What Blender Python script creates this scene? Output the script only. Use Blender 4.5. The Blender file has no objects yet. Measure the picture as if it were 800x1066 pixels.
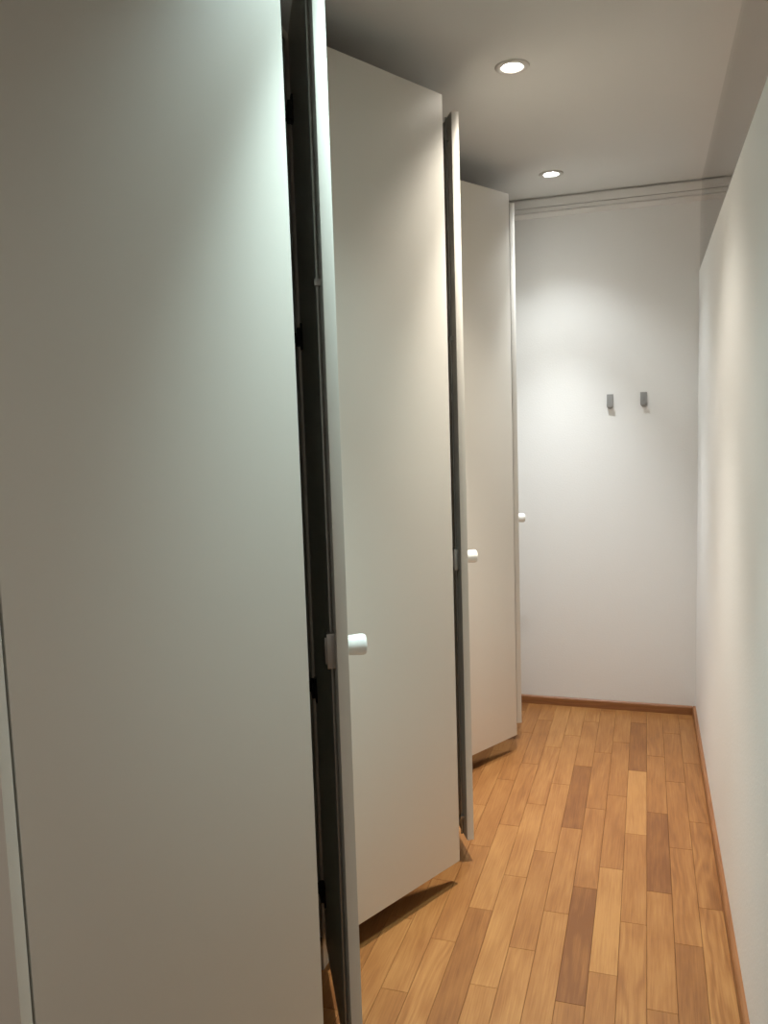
import bpy, bmesh, math, random
from mathutils import Vector, Matrix
random.seed(7)
PI = math.pi
C = bpy.context.scene.collection

# ------------------------------------------------------------------ sizes (metres)
EYE = 1.36                  # camera height, camera stands at x = 0, y = 0
XR = 0.217                  # corridor face of the low partition on the right
YB = 3.886                  # end wall
ZC = 2.368                  # ceiling
ZP = 1.998                  # top of the partition
XH = -0.7532                 # outer hinge corner of the wardrobe doors
DT = 0.0215                 # door thickness
DL = 0.5067                  # door leaf width
ZB, ZT = 0.07, 2.2544        # bottom and top of the doors
YW = [0.7853, 1.7934, 2.8286, 3.8657]     # sides of the three wardrobes
XBACK = -1.34
YF = -1.75                  # wall behind the camera
XO = 1.75                   # far side of the neighbouring room

# ------------------------------------------------------------------ materials
def mat(name):
    m = bpy.data.materials.new(name); m.use_nodes = True
    nt = m.node_tree; b = nt.nodes['Principled BSDF']
    return m, nt, b

def plain(name, col, rough=0.5, metal=0.0, spec=0.5, bump=0.0, scale=300.0, vary=0.0):
    m, nt, b = mat(name)
    b.inputs['Base Color'].default_value = (*col, 1)
    b.inputs['Roughness'].default_value = rough
    b.inputs['Metallic'].default_value = metal
    b.inputs['Specular IOR Level'].default_value = spec
    tc = nt.nodes.new('ShaderNodeTexCoord')
    n = nt.nodes.new('ShaderNodeTexNoise'); n.inputs['Scale'].default_value = scale
    n.inputs['Detail'].default_value = 4
    nt.links.new(tc.outputs['Object'], n.inputs['Vector'])
    if bump:
        bp = nt.nodes.new('ShaderNodeBump'); bp.inputs['Strength'].default_value = bump
        bp.inputs['Distance'].default_value = 0.002
        nt.links.new(n.outputs['Fac'], bp.inputs['Height'])
        nt.links.new(bp.outputs['Normal'], b.inputs['Normal'])
    if vary:
        r = nt.nodes.new('ShaderNodeMapRange')
        r.inputs['To Min'].default_value = rough - vary; r.inputs['To Max'].default_value = rough + vary
        nt.links.new(n.outputs['Fac'], r.inputs['Value'])
        nt.links.new(r.outputs['Result'], b.inputs['Roughness'])
    return m

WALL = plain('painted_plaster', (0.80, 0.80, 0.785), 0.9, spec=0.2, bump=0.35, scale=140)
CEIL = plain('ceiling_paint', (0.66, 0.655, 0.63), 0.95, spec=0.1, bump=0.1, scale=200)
COVE = plain('cornice_paint', (0.74, 0.725, 0.70), 0.7, spec=0.3)
DOOR = plain('door_laminate', (0.725, 0.695, 0.63), 0.42, spec=0.4, bump=0.03, scale=600, vary=0.05)
CARC = plain('carcass_laminate', (0.50, 0.475, 0.42), 0.5, spec=0.3)
INNER = plain('cabinet_inner_shade', (0.20, 0.19, 0.15), 0.6, spec=0.2)  # dark colour stands in for the shade inside and beneath the wardrobes
PLINTH = plain('plinth_laminate', (0.07, 0.04, 0.025), 0.6, spec=0.3)  # dark reddish brown, deepened further to carry the shadow under the doors
KNOB = plain('white_lacquer', (0.88, 0.87, 0.83), 0.22, spec=0.5)
STEEL = plain('dull_steel', (0.42, 0.41, 0.39), 0.38, metal=0.9, scale=900, vary=0.08)
HOOKM = plain('grey_metal', (0.32, 0.32, 0.315), 0.5, metal=0.15, scale=900, vary=0.08)
BLACK = plain('black_hinge_metal', (0.015, 0.014, 0.013), 0.5, spec=0.3)
RING = plain('satin_nickel', (0.60, 0.58, 0.55), 0.5, metal=0.3)
CUP = plain('reflector', (0.55, 0.53, 0.50), 0.35, metal=0.7)

def emit(name, col, s):
    m, nt, b = mat(name)
    b.inputs['Base Color'].default_value = (0.8, 0.8, 0.8, 1)
    b.inputs['Emission Color'].default_value = (*col, 1)
    b.inputs['Emission Strength'].default_value = s
    return m

def glass():
    m = bpy.data.materials.new('clear_glass'); m.use_nodes = True
    nt = m.node_tree; nt.nodes.clear()
    o = nt.nodes.new('ShaderNodeOutputMaterial'); mx = nt.nodes.new('ShaderNodeMixShader')
    t = nt.nodes.new('ShaderNodeBsdfTransparent'); t.inputs['Color'].default_value = (0.985, 0.995, 0.99, 1)
    g = nt.nodes.new('ShaderNodeBsdfGlossy'); g.inputs['Roughness'].default_value = 0.0
    f = nt.nodes.new('ShaderNodeFresnel'); f.inputs['IOR'].default_value = 1.5
    ge = nt.nodes.new('ShaderNodeNewGeometry'); mr = nt.nodes.new('ShaderNodeMapRange')
    mr.inputs['To Min'].default_value = 1.5; mr.inputs['To Max'].default_value = 1 / 1.5
    nt.links.new(ge.outputs['Backfacing'], mr.inputs['Value']); nt.links.new(mr.outputs['Result'], f.inputs['IOR'])
    nt.links.new(f.outputs[0], mx.inputs[0]); nt.links.new(t.outputs[0], mx.inputs[1])
    nt.links.new(g.outputs[0], mx.inputs[2]); nt.links.new(mx.outputs[0], o.inputs['Surface'])
    return m
GLASS = glass()

def wood(name, dark, mid, light, use_attr, rough, contrast=1.0):
    """oak: tone per strip (face attribute), long grain and cathedral figure from stretched noise"""
    m, nt, b = mat(name)
    N = nt.nodes.new; L = nt.links.new
    uv = N('ShaderNodeUVMap'); uv.uv_map = 'UVMap'
    sep = N('ShaderNodeSeparateXYZ'); L(uv.outputs[0], sep.inputs[0])
    # wobble of the grain lines
    mp = N('ShaderNodeMapping'); mp.inputs['Scale'].default_value = (14, 2.2, 1); L(uv.outputs[0], mp.inputs[0])
    wob = N('ShaderNodeTexNoise'); wob.inputs['Scale'].default_value = 1; wob.inputs['Detail'].default_value = 2
    L(mp.outputs[0], wob.inputs['Vector'])
    # rings
    mul = N('ShaderNodeMath'); mul.operation = 'MULTIPLY_ADD'; mul.inputs[1].default_value = 55; L(sep.outputs[0], mul.inputs[0])
    m2 = N('ShaderNodeMath'); m2.operation = 'MULTIPLY'; m2.inputs[1].default_value = 8; L(wob.outputs['Fac'], m2.inputs[0])
    L(m2.outputs[0], mul.inputs[2])
    sn = N('ShaderNodeMath'); sn.operation = 'SINE'
    m3 = N('ShaderNodeMath'); m3.operation = 'MULTIPLY'; m3.inputs[1].default_value = 4.2; L(mul.outputs[0], m3.inputs[0]); L(m3.outputs[0], sn.inputs[0])
    # pores
    mp2 = N('ShaderNodeMapping'); mp2.inputs['Scale'].default_value = (230, 6, 1); L(uv.outputs[0], mp2.inputs[0])
    por = N('ShaderNodeTexNoise'); por.inputs['Scale'].default_value = 1; por.inputs['Detail'].default_value = 5; por.inputs['Roughness'].default_value = 0.7
    L(mp2.outputs[0], por.inputs['Vector'])
    # blotches
    mp3 = N('ShaderNodeMapping'); mp3.inputs['Scale'].default_value = (22, 5, 1); L(uv.outputs[0], mp3.inputs[0])
    blo = N('ShaderNodeTexNoise'); blo.inputs['Scale'].default_value = 1; blo.inputs['Detail'].default_value = 3; L(mp3.outputs[0], blo.inputs['Vector'])
    at = N('ShaderNodeAttribute'); at.attribute_name = 'tone'
    fig = N('ShaderNodeAttribute'); fig.attribute_name = 'figure'
    def ma(op, a, bb, c=None):
        n = N('ShaderNodeMath'); n.operation = op
        for i, v in enumerate((a, bb, c)):
            if v is None: continue
            if isinstance(v, (int, float)): n.inputs[i].default_value = v
            else: L(v, n.inputs[i])
        return n.outputs[0]
    base = at.outputs['Fac'] if use_attr else 0.5
    f = ma('MULTIPLY', sn.outputs[0], ma('MULTIPLY', fig.outputs['Fac'], .62)) if use_attr else ma('MULTIPLY', sn.outputs[0], 0.12)
    v = ma('ADD', f, base)
    v = ma('ADD', ma('MULTIPLY', ma('SUBTRACT', por.outputs['Fac'], 0.5), 1.15 * contrast), v)
    v = ma('ADD', ma('MULTIPLY', ma('SUBTRACT', blo.outputs['Fac'], 0.5), 0.9 * contrast), v)
    r = N('ShaderNodeValToRGB'); L(v, r.inputs[0])
    e = r.color_ramp.elements
    e[0].position = 0.0; e[0].color = (*light, 1); e[1].position = 1.0; e[1].color = (*dark, 1)
    k = e.new(0.5); k.color = (*mid, 1)
    L(r.outputs[0], b.inputs['Base Color'])
    b.inputs['Roughness'].default_value = rough
    b.inputs['Specular IOR Level'].default_value = 0.35
    bp = N('ShaderNodeBump'); bp.inputs['Strength'].default_value = 0.08; bp.inputs['Distance'].default_value = 0.001
    L(por.outputs['Fac'], bp.inputs['Height']); L(bp.outputs[0], b.inputs['Normal'])
    return m
OAK = wood('oak_parquet', (0.175, 0.066, 0.020), (0.285, 0.121, 0.036), (0.40, 0.198, 0.066), True, 0.42)
SKIRT = wood('oak_skirting', (0.18, 0.072, 0.028), (0.27, 0.115, 0.045), (0.36, 0.17, 0.07), False, 0.4, 0.6)
GAP = plain('parquet_joint', (0.085, 0.037, 0.014), 0.8, spec=0.1)

# ------------------------------------------------------------------ mesh helpers
def box(bm, x0, x1, y0, y1, z0, z1, bev=0.0):
    r = bmesh.ops.create_cube(bm, size=1)
    for v in r['verts']:
        v.co = Vector((x0 + (v.co.x + .5) * (x1 - x0), y0 + (v.co.y + .5) * (y1 - y0), z0 + (v.co.z + .5) * (z1 - z0)))
    if bev:
        es = list({e for v in r['verts'] for e in v.link_edges})
        bmesh.ops.bevel(bm, geom=es, offset=bev, segments=2, profile=.6, affect='EDGES')

def lathe(bm, prof, M=Matrix(), seg=40):
    """prof: (radius, height) along local z"""
    rings = []
    for r, h in prof:
        if r < 1e-6: rings.append([bm.verts.new(M @ Vector((0, 0, h)))])
        else: rings.append([bm.verts.new(M @ Vector((r * math.cos(2 * PI * i / seg), r * math.sin(2 * PI * i / seg), h))) for i in range(seg)])
    for a, b in zip(rings, rings[1:]):
        for i in range(seg):
            j = (i + 1) % seg
            if len(a) == 1 and len(b) == 1: continue
            if len(a) == 1: bm.faces.new((a[0], b[i], b[j]))
            elif len(b) == 1: bm.faces.new((a[i], a[j], b[0]))
            else: bm.faces.new((a[i], a[j], b[j], b[i]))

def prism_y(bm, pts, y0, y1):
    """closed polygon of (x, z) run along y"""
    a = [bm.verts.new((x, y0, z)) for x, z in pts]; b = [bm.verts.new((x, y1, z)) for x, z in pts]
    bm.faces.new(a); bm.faces.new(b[::-1])
    for i in range(len(pts)):
        j = (i + 1) % len(pts); bm.faces.new((a[j], a[i], b[i], b[j]))

def obj(name, bm, m, parent=None, smooth=False):
    bmesh.ops.recalc_face_normals(bm, faces=bm.faces)
    me = bpy.data.meshes.new(name); bm.to_mesh(me); bm.free()
    me.materials.append(m)
    if smooth:
        for p in me.polygons: p.use_smooth = True
        me.set_sharp_from_angle(angle=math.radians(40))
    o = bpy.data.objects.new(name, me); C.objects.link(o)
    if parent: o.parent = parent
    return o

def one(name, dims, m, parent=None, bev=0.0):
    bm = bmesh.new(); box(bm, *dims, bev); return obj(name, bm, m, parent, bev > 0)

def struct(o, label=None):
    o['kind'] = 'structure'
    if label: o['label'] = label
    return o

def empty(name, loc, label=None, cat=None, group=None):
    o = bpy.data.objects.new(name, None); C.objects.link(o); o.location = loc
    o.empty_display_size = .1
    if label: o['label'] = label; o['category'] = cat
    if group: o['group'] = group
    return o

# ------------------------------------------------------------------ room shell
struct(one('wall_end', (XBACK - .1, XO + .1, YB, YB + .12, -.1, ZC + .2), WALL), 'white painted end wall of the corridor')
struct(one('wall_left', (XBACK - .1, XBACK, YF, YB, -.1, ZC + .2), WALL), 'white wall behind the wardrobes')
struct(one('wall_front', (XBACK - .1, XO + .1, YF - .12, YF, -.1, ZC + .2), WALL), 'white wall behind the viewer')
struct(one('wall_outer', (XO, XO + .1, YF, YB, -.1, ZC + .2), WALL), 'white far wall of the neighbouring room')
struct(one('wall_right', (XR, XR + .10, YF, YB, 0, ZP), WALL), 'white plastered partition that stops below the ceiling')
struct(one('window_1', (XR + .004, XR + .012, YF, YB, ZP, ZC), GLASS), 'frameless clear glass between partition top and ceiling')

# downlight spots: a row along the corridor, unseen fill added in the next room and behind the viewer
LAMPS = [(-0.364, 2.422), (-0.371, 3.478), (-0.366, 1.366), (0.85, 2.3), (-0.366, -0.80)]
HOLE = 0.036
bm = bmesh.new()
def loop(pts):
    vs = [bm.verts.new((x, y, ZC)) for x, y in pts]
    return [bm.edges.new((vs[i], vs[(i + 1) % len(vs)])) for i in range(len(vs))]
edges = loop([(XBACK, YF), (XO, YF), (XO, YB), (XBACK, YB)])
for lx, ly in LAMPS:
    edges += loop([(lx + HOLE * math.cos(2 * PI * i / 40), ly + HOLE * math.sin(2 * PI * i / 40)) for i in range(40)])
bmesh.ops.triangle_fill(bm, use_beauty=True, use_dissolve=False, edges=edges)
bad = [f for f in bm.faces if any((f.calc_center_median().xy - Vector(l)).length < HOLE * .95 and
       all(abs((v.co.xy - Vector(l)).length - HOLE) < 1e-4 for v in f.verts) for l in LAMPS)]
bmesh.ops.delete(bm, geom=bad, context='FACES_ONLY')
r = bmesh.ops.extrude_face_region(bm, geom=list(bm.faces))
for v in [g for g in r['geom'] if isinstance(g, bmesh.types.BMVert)]: v.co.z += .16
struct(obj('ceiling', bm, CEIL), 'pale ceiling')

# boxed cornice along the top of the end wall: shadow gap at the ceiling, quirk along the lower front edge and at the wall
bm = bmesh.new()
YC = 3.802
prism = [(YC + .012, ZC), (YC + .012, ZC - .009), (YC, ZC - .010), (YC, 2.3232), (YC + .010, 2.3232), (YC + .010, 2.3205),
         (YC, 2.3205), (YC, 2.3032), (YC + .010, 2.3032), (YC + .010, 2.3005), (YC, 2.3005), (YC, 2.2975), (YC + .003, 2.2965),
         (YB, 2.2965), (YB, ZC)]
a = [bm.verts.new((XBACK, y, z)) for y, z in prism]; b = [bm.verts.new((XO, y, z)) for y, z in prism]
bm.faces.new(a); bm.faces.new(b[::-1])
for i in range(len(prism)):
    j = (i + 1) % len(prism); bm.faces.new((a[j], a[i], b[i], b[j]))
struct(obj('trim_1', bm, COVE), 'white boxed cornice along the top of the end wall')

def skirting(name, run, depth, axis):
    """small oak skirting with a rounded top"""
    h, t = .040, .014
    prof = [(0, 0), (t, 0), (t, h - .008), (t - .002, h - .003), (t - .006, h), (0, h)]
    bm = bmesh.new(); uvl = bm.loops.layers.uv.new('UVMap')
    a, b = [], []
    for d, z in prof:
        if axis == 'y': a.append(bm.verts.new((depth - d, run[0], z))); b.append(bm.verts.new((depth - d, run[1], z)))
        else: a.append(bm.verts.new((run[0], depth - d, z))); b.append(bm.verts.new((run[1], depth - d, z)))
    bm.faces.new(a); bm.faces.new(b[::-1])
    for i in range(len(prof)):
        j = (i + 1) % len(prof); bm.faces.new((a[i], a[j], b[j], b[i]))
    for f in bm.faces:
        for l in f.loops:
            c = l.vert.co
            l[uvl].uv = (c.z + (c.x if axis == 'y' else c.y), c.y if axis == 'y' else c.x)
    return struct(obj(name, bm, SKIRT))
skirting('baseboard_right', (YF, YB), XR, 'y')['label'] = 'narrow brown oak baseboard along the partition'
skirting('baseboard_end', (XBACK, XR - .014), YB, 'x')['label'] = 'narrow brown oak baseboard along the end wall'

# ------------------------------------------------------------------ parquet floor
# strips 69 mm wide and about half a metre long; the joints below are (row: y of a joint)
EDGE0, SW = 0.140, 0.0688
JOINT = {0: 2.297, 1: 2.115, 2: 2.346, 3: 2.175, 4: 2.443, 5: 2.316, 6: 2.172, 7: 2.491, 8: 2.326, 9: 2.134, 10: 2.476, 11: 2.25}
FIX = {0: [1.79, 2.297, 2.809, 3.31], 1: [1.61, 2.115, 2.617, 3.12, 3.62], 2: [1.846, 2.346, 2.847, 3.35],
       3: [1.67, 2.175, 2.676, 3.188, 3.716], 4: [1.944, 2.443, 2.95, 3.467], 5: [1.817, 2.316, 2.829, 3.338],
       6: [1.67, 2.172, 2.667, 3.185, 3.684], 7: [1.49, 1.988, 2.491, 3.0, 3.5], 8: [1.822, 2.326, 2.813, 3.351],
       9: [1.63, 2.134, 2.635, 3.16, 3.66], 10: [1.47, 1.97, 2.476, 2.99, 3.49], 11: [1.75, 2.25, 2.76, 3.26]}
TONE = {(5, 1.817): .95, (2, 2.346): .92, (6, 2.667): .85, (3, 3.188): .80, (3, 2.676): .12, (4, 1.944): .10,
        (1, 1.61): .72, (2, 1.846): .42, (0, 1.79): .40, (0, 2.297): .52, (1, 2.115): .48, (1, 2.617): .52,
        (3, 2.175): .42, (3, 1.67): .42, (4, 2.443): .50, (5, 2.316): .46, (5, 2.829): .50, (6, 2.172): .38,
        (6, 1.67): .36, (7, 1.988): .42, (7, 1.49): .36, (8, 1.822): .25, (8, 2.326): .27, (9, 1.63): .68,
        (9, 2.134): .24, (10, 1.97): .46, (10, 1.47): .32, (11, 1.75): .36, (0, 2.809): .56, (0, 3.31): .5,
        (1, 3.12): .55, (1, 3.62): .45, (2, 2.847): .5, (2, 3.35): .52, (4, 2.95): .5, (4, 3.467): .42,
        (5, 3.338): .42, (6, 3.185): .4, (7, 2.491): .32, (7, 3.0): .38, (8, 2.813): .36, (9, 2.635): .42,
        (9, 3.16): .5, (10, 2.476): .4, (10, 2.99): .52, (11, 2.25): .3}
FIG = {(0, 1.79): .30, (0, 2.297): .26, (1, 2.115): .16, (3, 1.67): .2, (8, 1.822): .05, (5, 1.817): .14, (10, 1.47): .18,
       (2, 2.346): .08, (4, 1.944): .05, (1, 1.61): .04, (2, 1.846): .06}
bm = bmesh.new(); uvl = bm.loops.layers.uv.new('UVMap')
tl = bm.faces.layers.float.new('tone'); fl = bm.faces.layers.float.new('figure')
GAPW = .0006
# the sub-floor slab that shows as the dark joint line
box(bm, XBACK, XO, YF, YB, -.10, -.0012)
n_slab = len(bm.faces)
slab = list(bm.faces)
strips = []
row0 = -int((XO - EDGE0) / SW) - 1; row1 = int((EDGE0 - XBACK) / SW) + 1
for r_ in range(row0, row1 + 1):
    xa, xb = EDGE0 - r_ * SW, EDGE0 - (r_ - 1) * SW
    xa, xb = max(xa, XBACK), min(xb, XO)
    if xb - xa < .004: continue
    js = list(FIX.get(r_, []))
    if not js: js = [1.5 + random.random() * .5]
    while js[0] > YF: js.insert(0, js[0] - .5 - random.uniform(-.004, .004))
    while js[-1] < YB: js.append(js[-1] + .505)
    for a, b in zip(js, js[1:]):
        ya, yb = max(a, YF), min(b, YB)
        if yb - ya < .01: continue
        tone = TONE.get((r_, round(a, 3)), random.choice([.25, .35, .4, .45, .5, .55, .6, .8]))
        figv = FIG.get((r_, round(a, 3)), random.choice([.03, .05, .08, .14]))
        strips.append((xa, xb, ya, yb, tone, figv))
for xa, xb, ya, yb, tone, figv in strips:
    h = GAPW / 2
    ch = .0005
    co = [(xa + h, ya + h), (xb - h, ya + h), (xb - h, yb - h), (xa + h, yb - h)]
    ci = [(xa + h + ch, ya + h + ch), (xb - h - ch, ya + h + ch), (xb - h - ch, yb - h - ch), (xa + h + ch, yb - h - ch)]
    vo = [bm.verts.new((x, y, -.0012)) for x, y in co]; vi = [bm.verts.new((x, y, 0)) for x, y in ci]
    fs = [bm.faces.new(vi)] + [bm.faces.new((vo[i], vo[(i + 1) % 4], vi[(i + 1) % 4], vi[i])) for i in range(4)]
    ou, ov = random.uniform(0, 40), random.uniform(0, 40)
    tilt = random.uniform(-.03, .03)
    for f in fs:
        f[tl] = tone; f[fl] = figv
        for l in f.loops:
            c = l.vert.co; l[uvl].uv = (c.x - xa + ou + tilt * (c.y - ya), c.y - ya + ov)
for f in slab: f.material_index = 1
floor = obj('floor', bm, OAK); floor.data.materials.append(GAP)
struct(floor, 'warm brown oak strip parquet floor')

# ------------------------------------------------------------------ wardrobes
def leaf(name, parent, px, py, theta, far, label, with_knob):
    """door leaf swung out by theta about its outer hinge corner; local x runs hinge -> free edge,
    local y = outwards (room side of the closed door), z up"""
    d = Vector((math.sin(theta), -math.cos(theta) if far else math.cos(theta), 0))
    n = Vector((math.cos(theta), math.sin(theta) if far else -math.sin(theta), 0))
    M = Matrix(((d.x, n.x, 0, 0), (d.y, n.y, 0, 0), (0, 0, 1, 0), (0, 0, 0, 1)))
    def build(nm, bm, m, par, smooth=False):
        bmesh.ops.transform(bm, matrix=M, verts=bm.verts)
        return obj(nm, bm, m, par, smooth)
    bm = bmesh.new(); box(bm, 0, DL, -DT, 0, ZB, ZT, .0012)
    door = build('door', bm, DOOR, parent, True)
    door.location = (px, py, 0)
    if label: door['label'] = label
    # four concealed hinges on the inner face
    for z in (.225, .743, 1.575, 2.072):
        bm = bmesh.new()
        box(bm, .012, .050, -DT - .012, -DT + .002, z - .020, z + .020, .003)
        box(bm, .004, .022, -DT - .034, -DT - .010, z - .011, z + .011, .002)
        box(bm, .034, .056, -DT - .004, -DT + .001, z - .030, z + .030, .0015)
        build('hinge', bm, BLACK, door, True)
    if with_knob:
        # white barrel knob on the outer face
        bm = bmesh.new()
        K = Matrix.Translation((DL - .038, 0, .961)) @ Matrix.Rotation(-PI / 2, 4, 'X')
        lathe(bm, [(0, 0), (.0175, 0), (.0183, .002), (.0190, .012), (.0198, .028), (.0196, .033), (.0184, .0365), (.0160, .038), (0, .0385)], K)
        build('knob', bm, KNOB, door, True)
        # rod lock on the inner face: case, two rods, guides
        bm = bmesh.new()
        box(bm, DL - .056, DL - .022, -DT - .016, -DT + .001, .923, .989, .002)
        box(bm, DL - .050, DL - .028, -DT - .0185, -DT - .014, .931, .981, .001)
        build('lock_case', bm, STEEL, door, True)
        for z0, z1 in ((ZB + .004, .930), (.983, ZT - .004)):
            bm = bmesh.new()
            R = Matrix.Translation((DL - .039, -DT - .006, z0))
            lathe(bm, [(0, 0), (.0032, 0), (.0032, z1 - z0), (0, z1 - z0)], R, 12)
            build('lock_rod', bm, STEEL, door, True)
        for z in (.13, 1.62, 2.19):
            bm = bmesh.new()
            box(bm, DL - .047, DL - .031, -DT - .0115, -DT + .001, z - .006, z + .006, .0015)
            build('rod_guide', bm, STEEL, door, True)
    return door

def wardrobe(k, label, near_angle, far_angle, near=True, dlabels=(None, None)):
    y0, y1 = YW[k], YW[k + 1]
    w = empty('wardrobe', (XH - .3, (y0 + y1) / 2, 0), label, 'wardrobe', 'row of built-in wardrobes along the left side')
    w.location = (0, 0, 0)
    xf, p = XH - DT - .002, .0195
    zt = ZT + .004
    one('side_panel', (XBACK + .012, xf, y0, y0 + p, 0, zt), CARC, w, .0008)
    one('side_panel', (XBACK + .012, xf, y1 - p - .0005, y1 - .0005, 0, zt), CARC, w, .0008)
    if k == 0: one('end_panel', (XBACK + .002, XH, y0 - .0235, y0 - .0040, 0, zt + .001), DOOR, w, .0008)
    one('top_panel', (XBACK + .012, xf, y0 + p, y1 - p - .0005, zt - p, zt), CARC, w)
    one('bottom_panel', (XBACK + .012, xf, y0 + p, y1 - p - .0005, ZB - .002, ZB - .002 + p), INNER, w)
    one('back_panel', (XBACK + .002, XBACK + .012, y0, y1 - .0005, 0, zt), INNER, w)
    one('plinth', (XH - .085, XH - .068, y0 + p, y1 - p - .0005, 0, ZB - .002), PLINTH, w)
    if near: leaf('door', w, XH, y0 + .001, near_angle, False, dlabels[0], False)
    leaf('door', w, XH, y1 - .0015, far_angle, True, dlabels[1], True)
    return w

R = math.radians
a1 = (R(23.3), R(28.2)); a2 = (R(26.3), R(28.3)); a3 = (R(28.3), R(28.2))
wardrobe(0, 'grey-white wardrobe whose wide near door fills the left half of the view', *a1, True,
         ('wide grey-white door catching a pool of lamp light, without a knob', 'half open door seen edge-on, white knob and dark inner face'))
wardrobe(1, 'middle grey-white wardrobe, its near door shows in full from top to bottom', *a2, True,
         ('grey-white door without a knob', 'half open door seen edge-on with white knob'))
wardrobe(2, 'grey-white wardrobe farthest away, beside the end wall with the hooks', *a3, True,
         ('grey-white door without a knob', 'half open door seen edge-on with white knob'))

# ------------------------------------------------------------------ recessed downlights
COLS = [(1.0, .94, .84), (.93, .98, 1.0), (.73, .97, .98), (1.0, .93, .90), (1.0, .94, .86)]
BEAM = [140, 102, 90, 240, 24]
SPILL = [30, 16, 13, 110, 25]
LBL = ['nearer of the two small round downlights in the ceiling', 'farther round downlight in the ceiling, close to the end wall',
       'round downlight in the ceiling above the nearest wide door',
       'added unseen fill downlight in the ceiling of the room beyond the partition', 'added unseen fill downlight in the ceiling behind the viewer']
for i, (lx, ly) in enumerate(LAMPS):
    d = empty('downlight', (lx, ly, ZC), LBL[i], 'ceiling light', 'recessed downlights in a row on the corridor ceiling')
    bm = bmesh.new()
    lathe(bm, [(.0300, .005), (.0305, -.0020), (.0325, -.0042), (.0400, -.0062), (.0460, -.0052), (.0490, -.0020), (.0492, -.0002), (.0340, -.0002), (.0320, .005), (.0300, .005)])
    obj('trim_ring', bm, RING, d, True)
    bm = bmesh.new()
    lathe(bm, [(.0310, .005), (.0290, .014), (.0270, .030), (.0265, .062), (0, .062), (0, .064), (.0300, .064), (.0310, .030), (.0330, .014), (.0340, .005), (.0310, .005)])
    obj('reflector_cup', bm, CUP, d, True)
    bm = bmesh.new()
    lathe(bm, [(0, .005), (.012, .0055), (.0195, .0075), (.0225, .012), (.0230, .020), (.018, .034), (0, .036)])
    obj('lamp_lens', bm, emit('lamp_glow.%d' % i, COLS[i], 60), d, True)
    for nm, pw, ang, bl in (('beam', BEAM[i], 64, 1.0), ('spill', SPILL[i], 150 if i == 4 else 106, .7)):
        li = bpy.data.lights.new('lamp_' + nm, 'SPOT'); li.energy = pw; li.color = COLS[i]
        li.spot_size = math.radians(ang); li.spot_blend = bl; li.shadow_soft_size = .028
        lo = bpy.data.objects.new('lamp_' + nm, li); C.objects.link(lo); lo.parent = d; lo.location = (0, 0, -.008)

# ------------------------------------------------------------------ wall hooks
def hook(x, zt, label):
    h = empty('coat_hook', (x, YB, zt), label, 'hook', 'pair of grey metal hooks on the end wall')
    # strip of metal bent into a J, lower end rounded
    w, t = .0145, .0035
    bm = bmesh.new()
    box(bm, -w, w, -t, .001, -.050, 0, .0006)
    obj('plate', bm, HOOKM, h, True)
    bm = bmesh.new()
    prof = []
    R_ = .0075
    for i in range(17):                                   # centre line from the wall down and out
        a = PI * i / 16
        prof.append((-t / 2 - R_ + R_ * math.cos(a), -.049 - .016 * math.sin(a)))
    prof += [(-t / 2 - 2 * R_, -.043), (-t / 2 - 2 * R_ - .0005, -.038)]
    rows = []
    for i, (y, z) in enumerate(prof):
        p0 = Vector(prof[max(i - 1, 0)]); p1 = Vector(prof[min(i + 1, len(prof) - 1)])
        tn = (p1 - p0).normalized(); nn = Vector((-tn.y, tn.x)) * t / 2
        drop = max(0, (-.049 - z) / .016)                 # narrower where it turns: rounded lower end
        ww = w * math.sqrt(max(.12, 1 - drop ** 2.4))
        if i > 16: ww = w * .96
        rows.append([bm.verts.new((sx * ww, y + sn * nn.x, z + sn * nn.y)) for sx, sn in ((-1, -1), (1, -1), (1, 1), (-1, 1))])
    for a, b in zip(rows, rows[1:]):
        for i in range(4): bm.faces.new((a[i], a[(i + 1) % 4], b[(i + 1) % 4], b[i]))
    bm.faces.new(rows[0]); bm.faces.new(rows[-1][::-1])
    obj('prong', bm, HOOKM, h, True)
    return h
hook(-.1592, 1.482, 'left one of two small grey metal coat hooks on the white end wall')
hook(-.0126, 1.486, 'small grey metal coat hook nearer the partition on the white end wall')

# ------------------------------------------------------------------ camera
cam = bpy.data.cameras.new('camera'); co = bpy.data.objects.new('camera', cam); C.objects.link(co)
F, yaw, pitch, roll = 844.64, .314725, .102665, -.031976
fw = Vector((-math.sin(yaw) * math.cos(pitch), math.cos(yaw) * math.cos(pitch), -math.sin(pitch)))
rt = Vector((math.cos(yaw), math.sin(yaw), 0)); up = rt.cross(fw)
r2 = math.cos(roll) * rt + math.sin(roll) * up; u2 = -math.sin(roll) * rt + math.cos(roll) * up
co.matrix_world = Matrix(((r2.x, u2.x, -fw.x, 0), (r2.y, u2.y, -fw.y, 0), (r2.z, u2.z, -fw.z, EYE), (0, 0, 0, 1)))
cam.sensor_fit = 'VERTICAL'; cam.sensor_height = 36.0; cam.lens = F / 1066 * 36.0
cam.clip_start = .02
bpy.context.scene.camera = co

# ------------------------------------------------------------------ world and view
w = bpy.data.worlds.new('world'); bpy.context.scene.world = w; w.use_nodes = True
w.node_tree.nodes['Background'].inputs[0].default_value = (.02, .02, .02, 1)
vs = bpy.context.scene.view_settings
vs.view_transform = 'Standard'; vs.look = 'None'; vs.gamma = 1; vs.exposure = 0.19
vs.use_curve_mapping = False
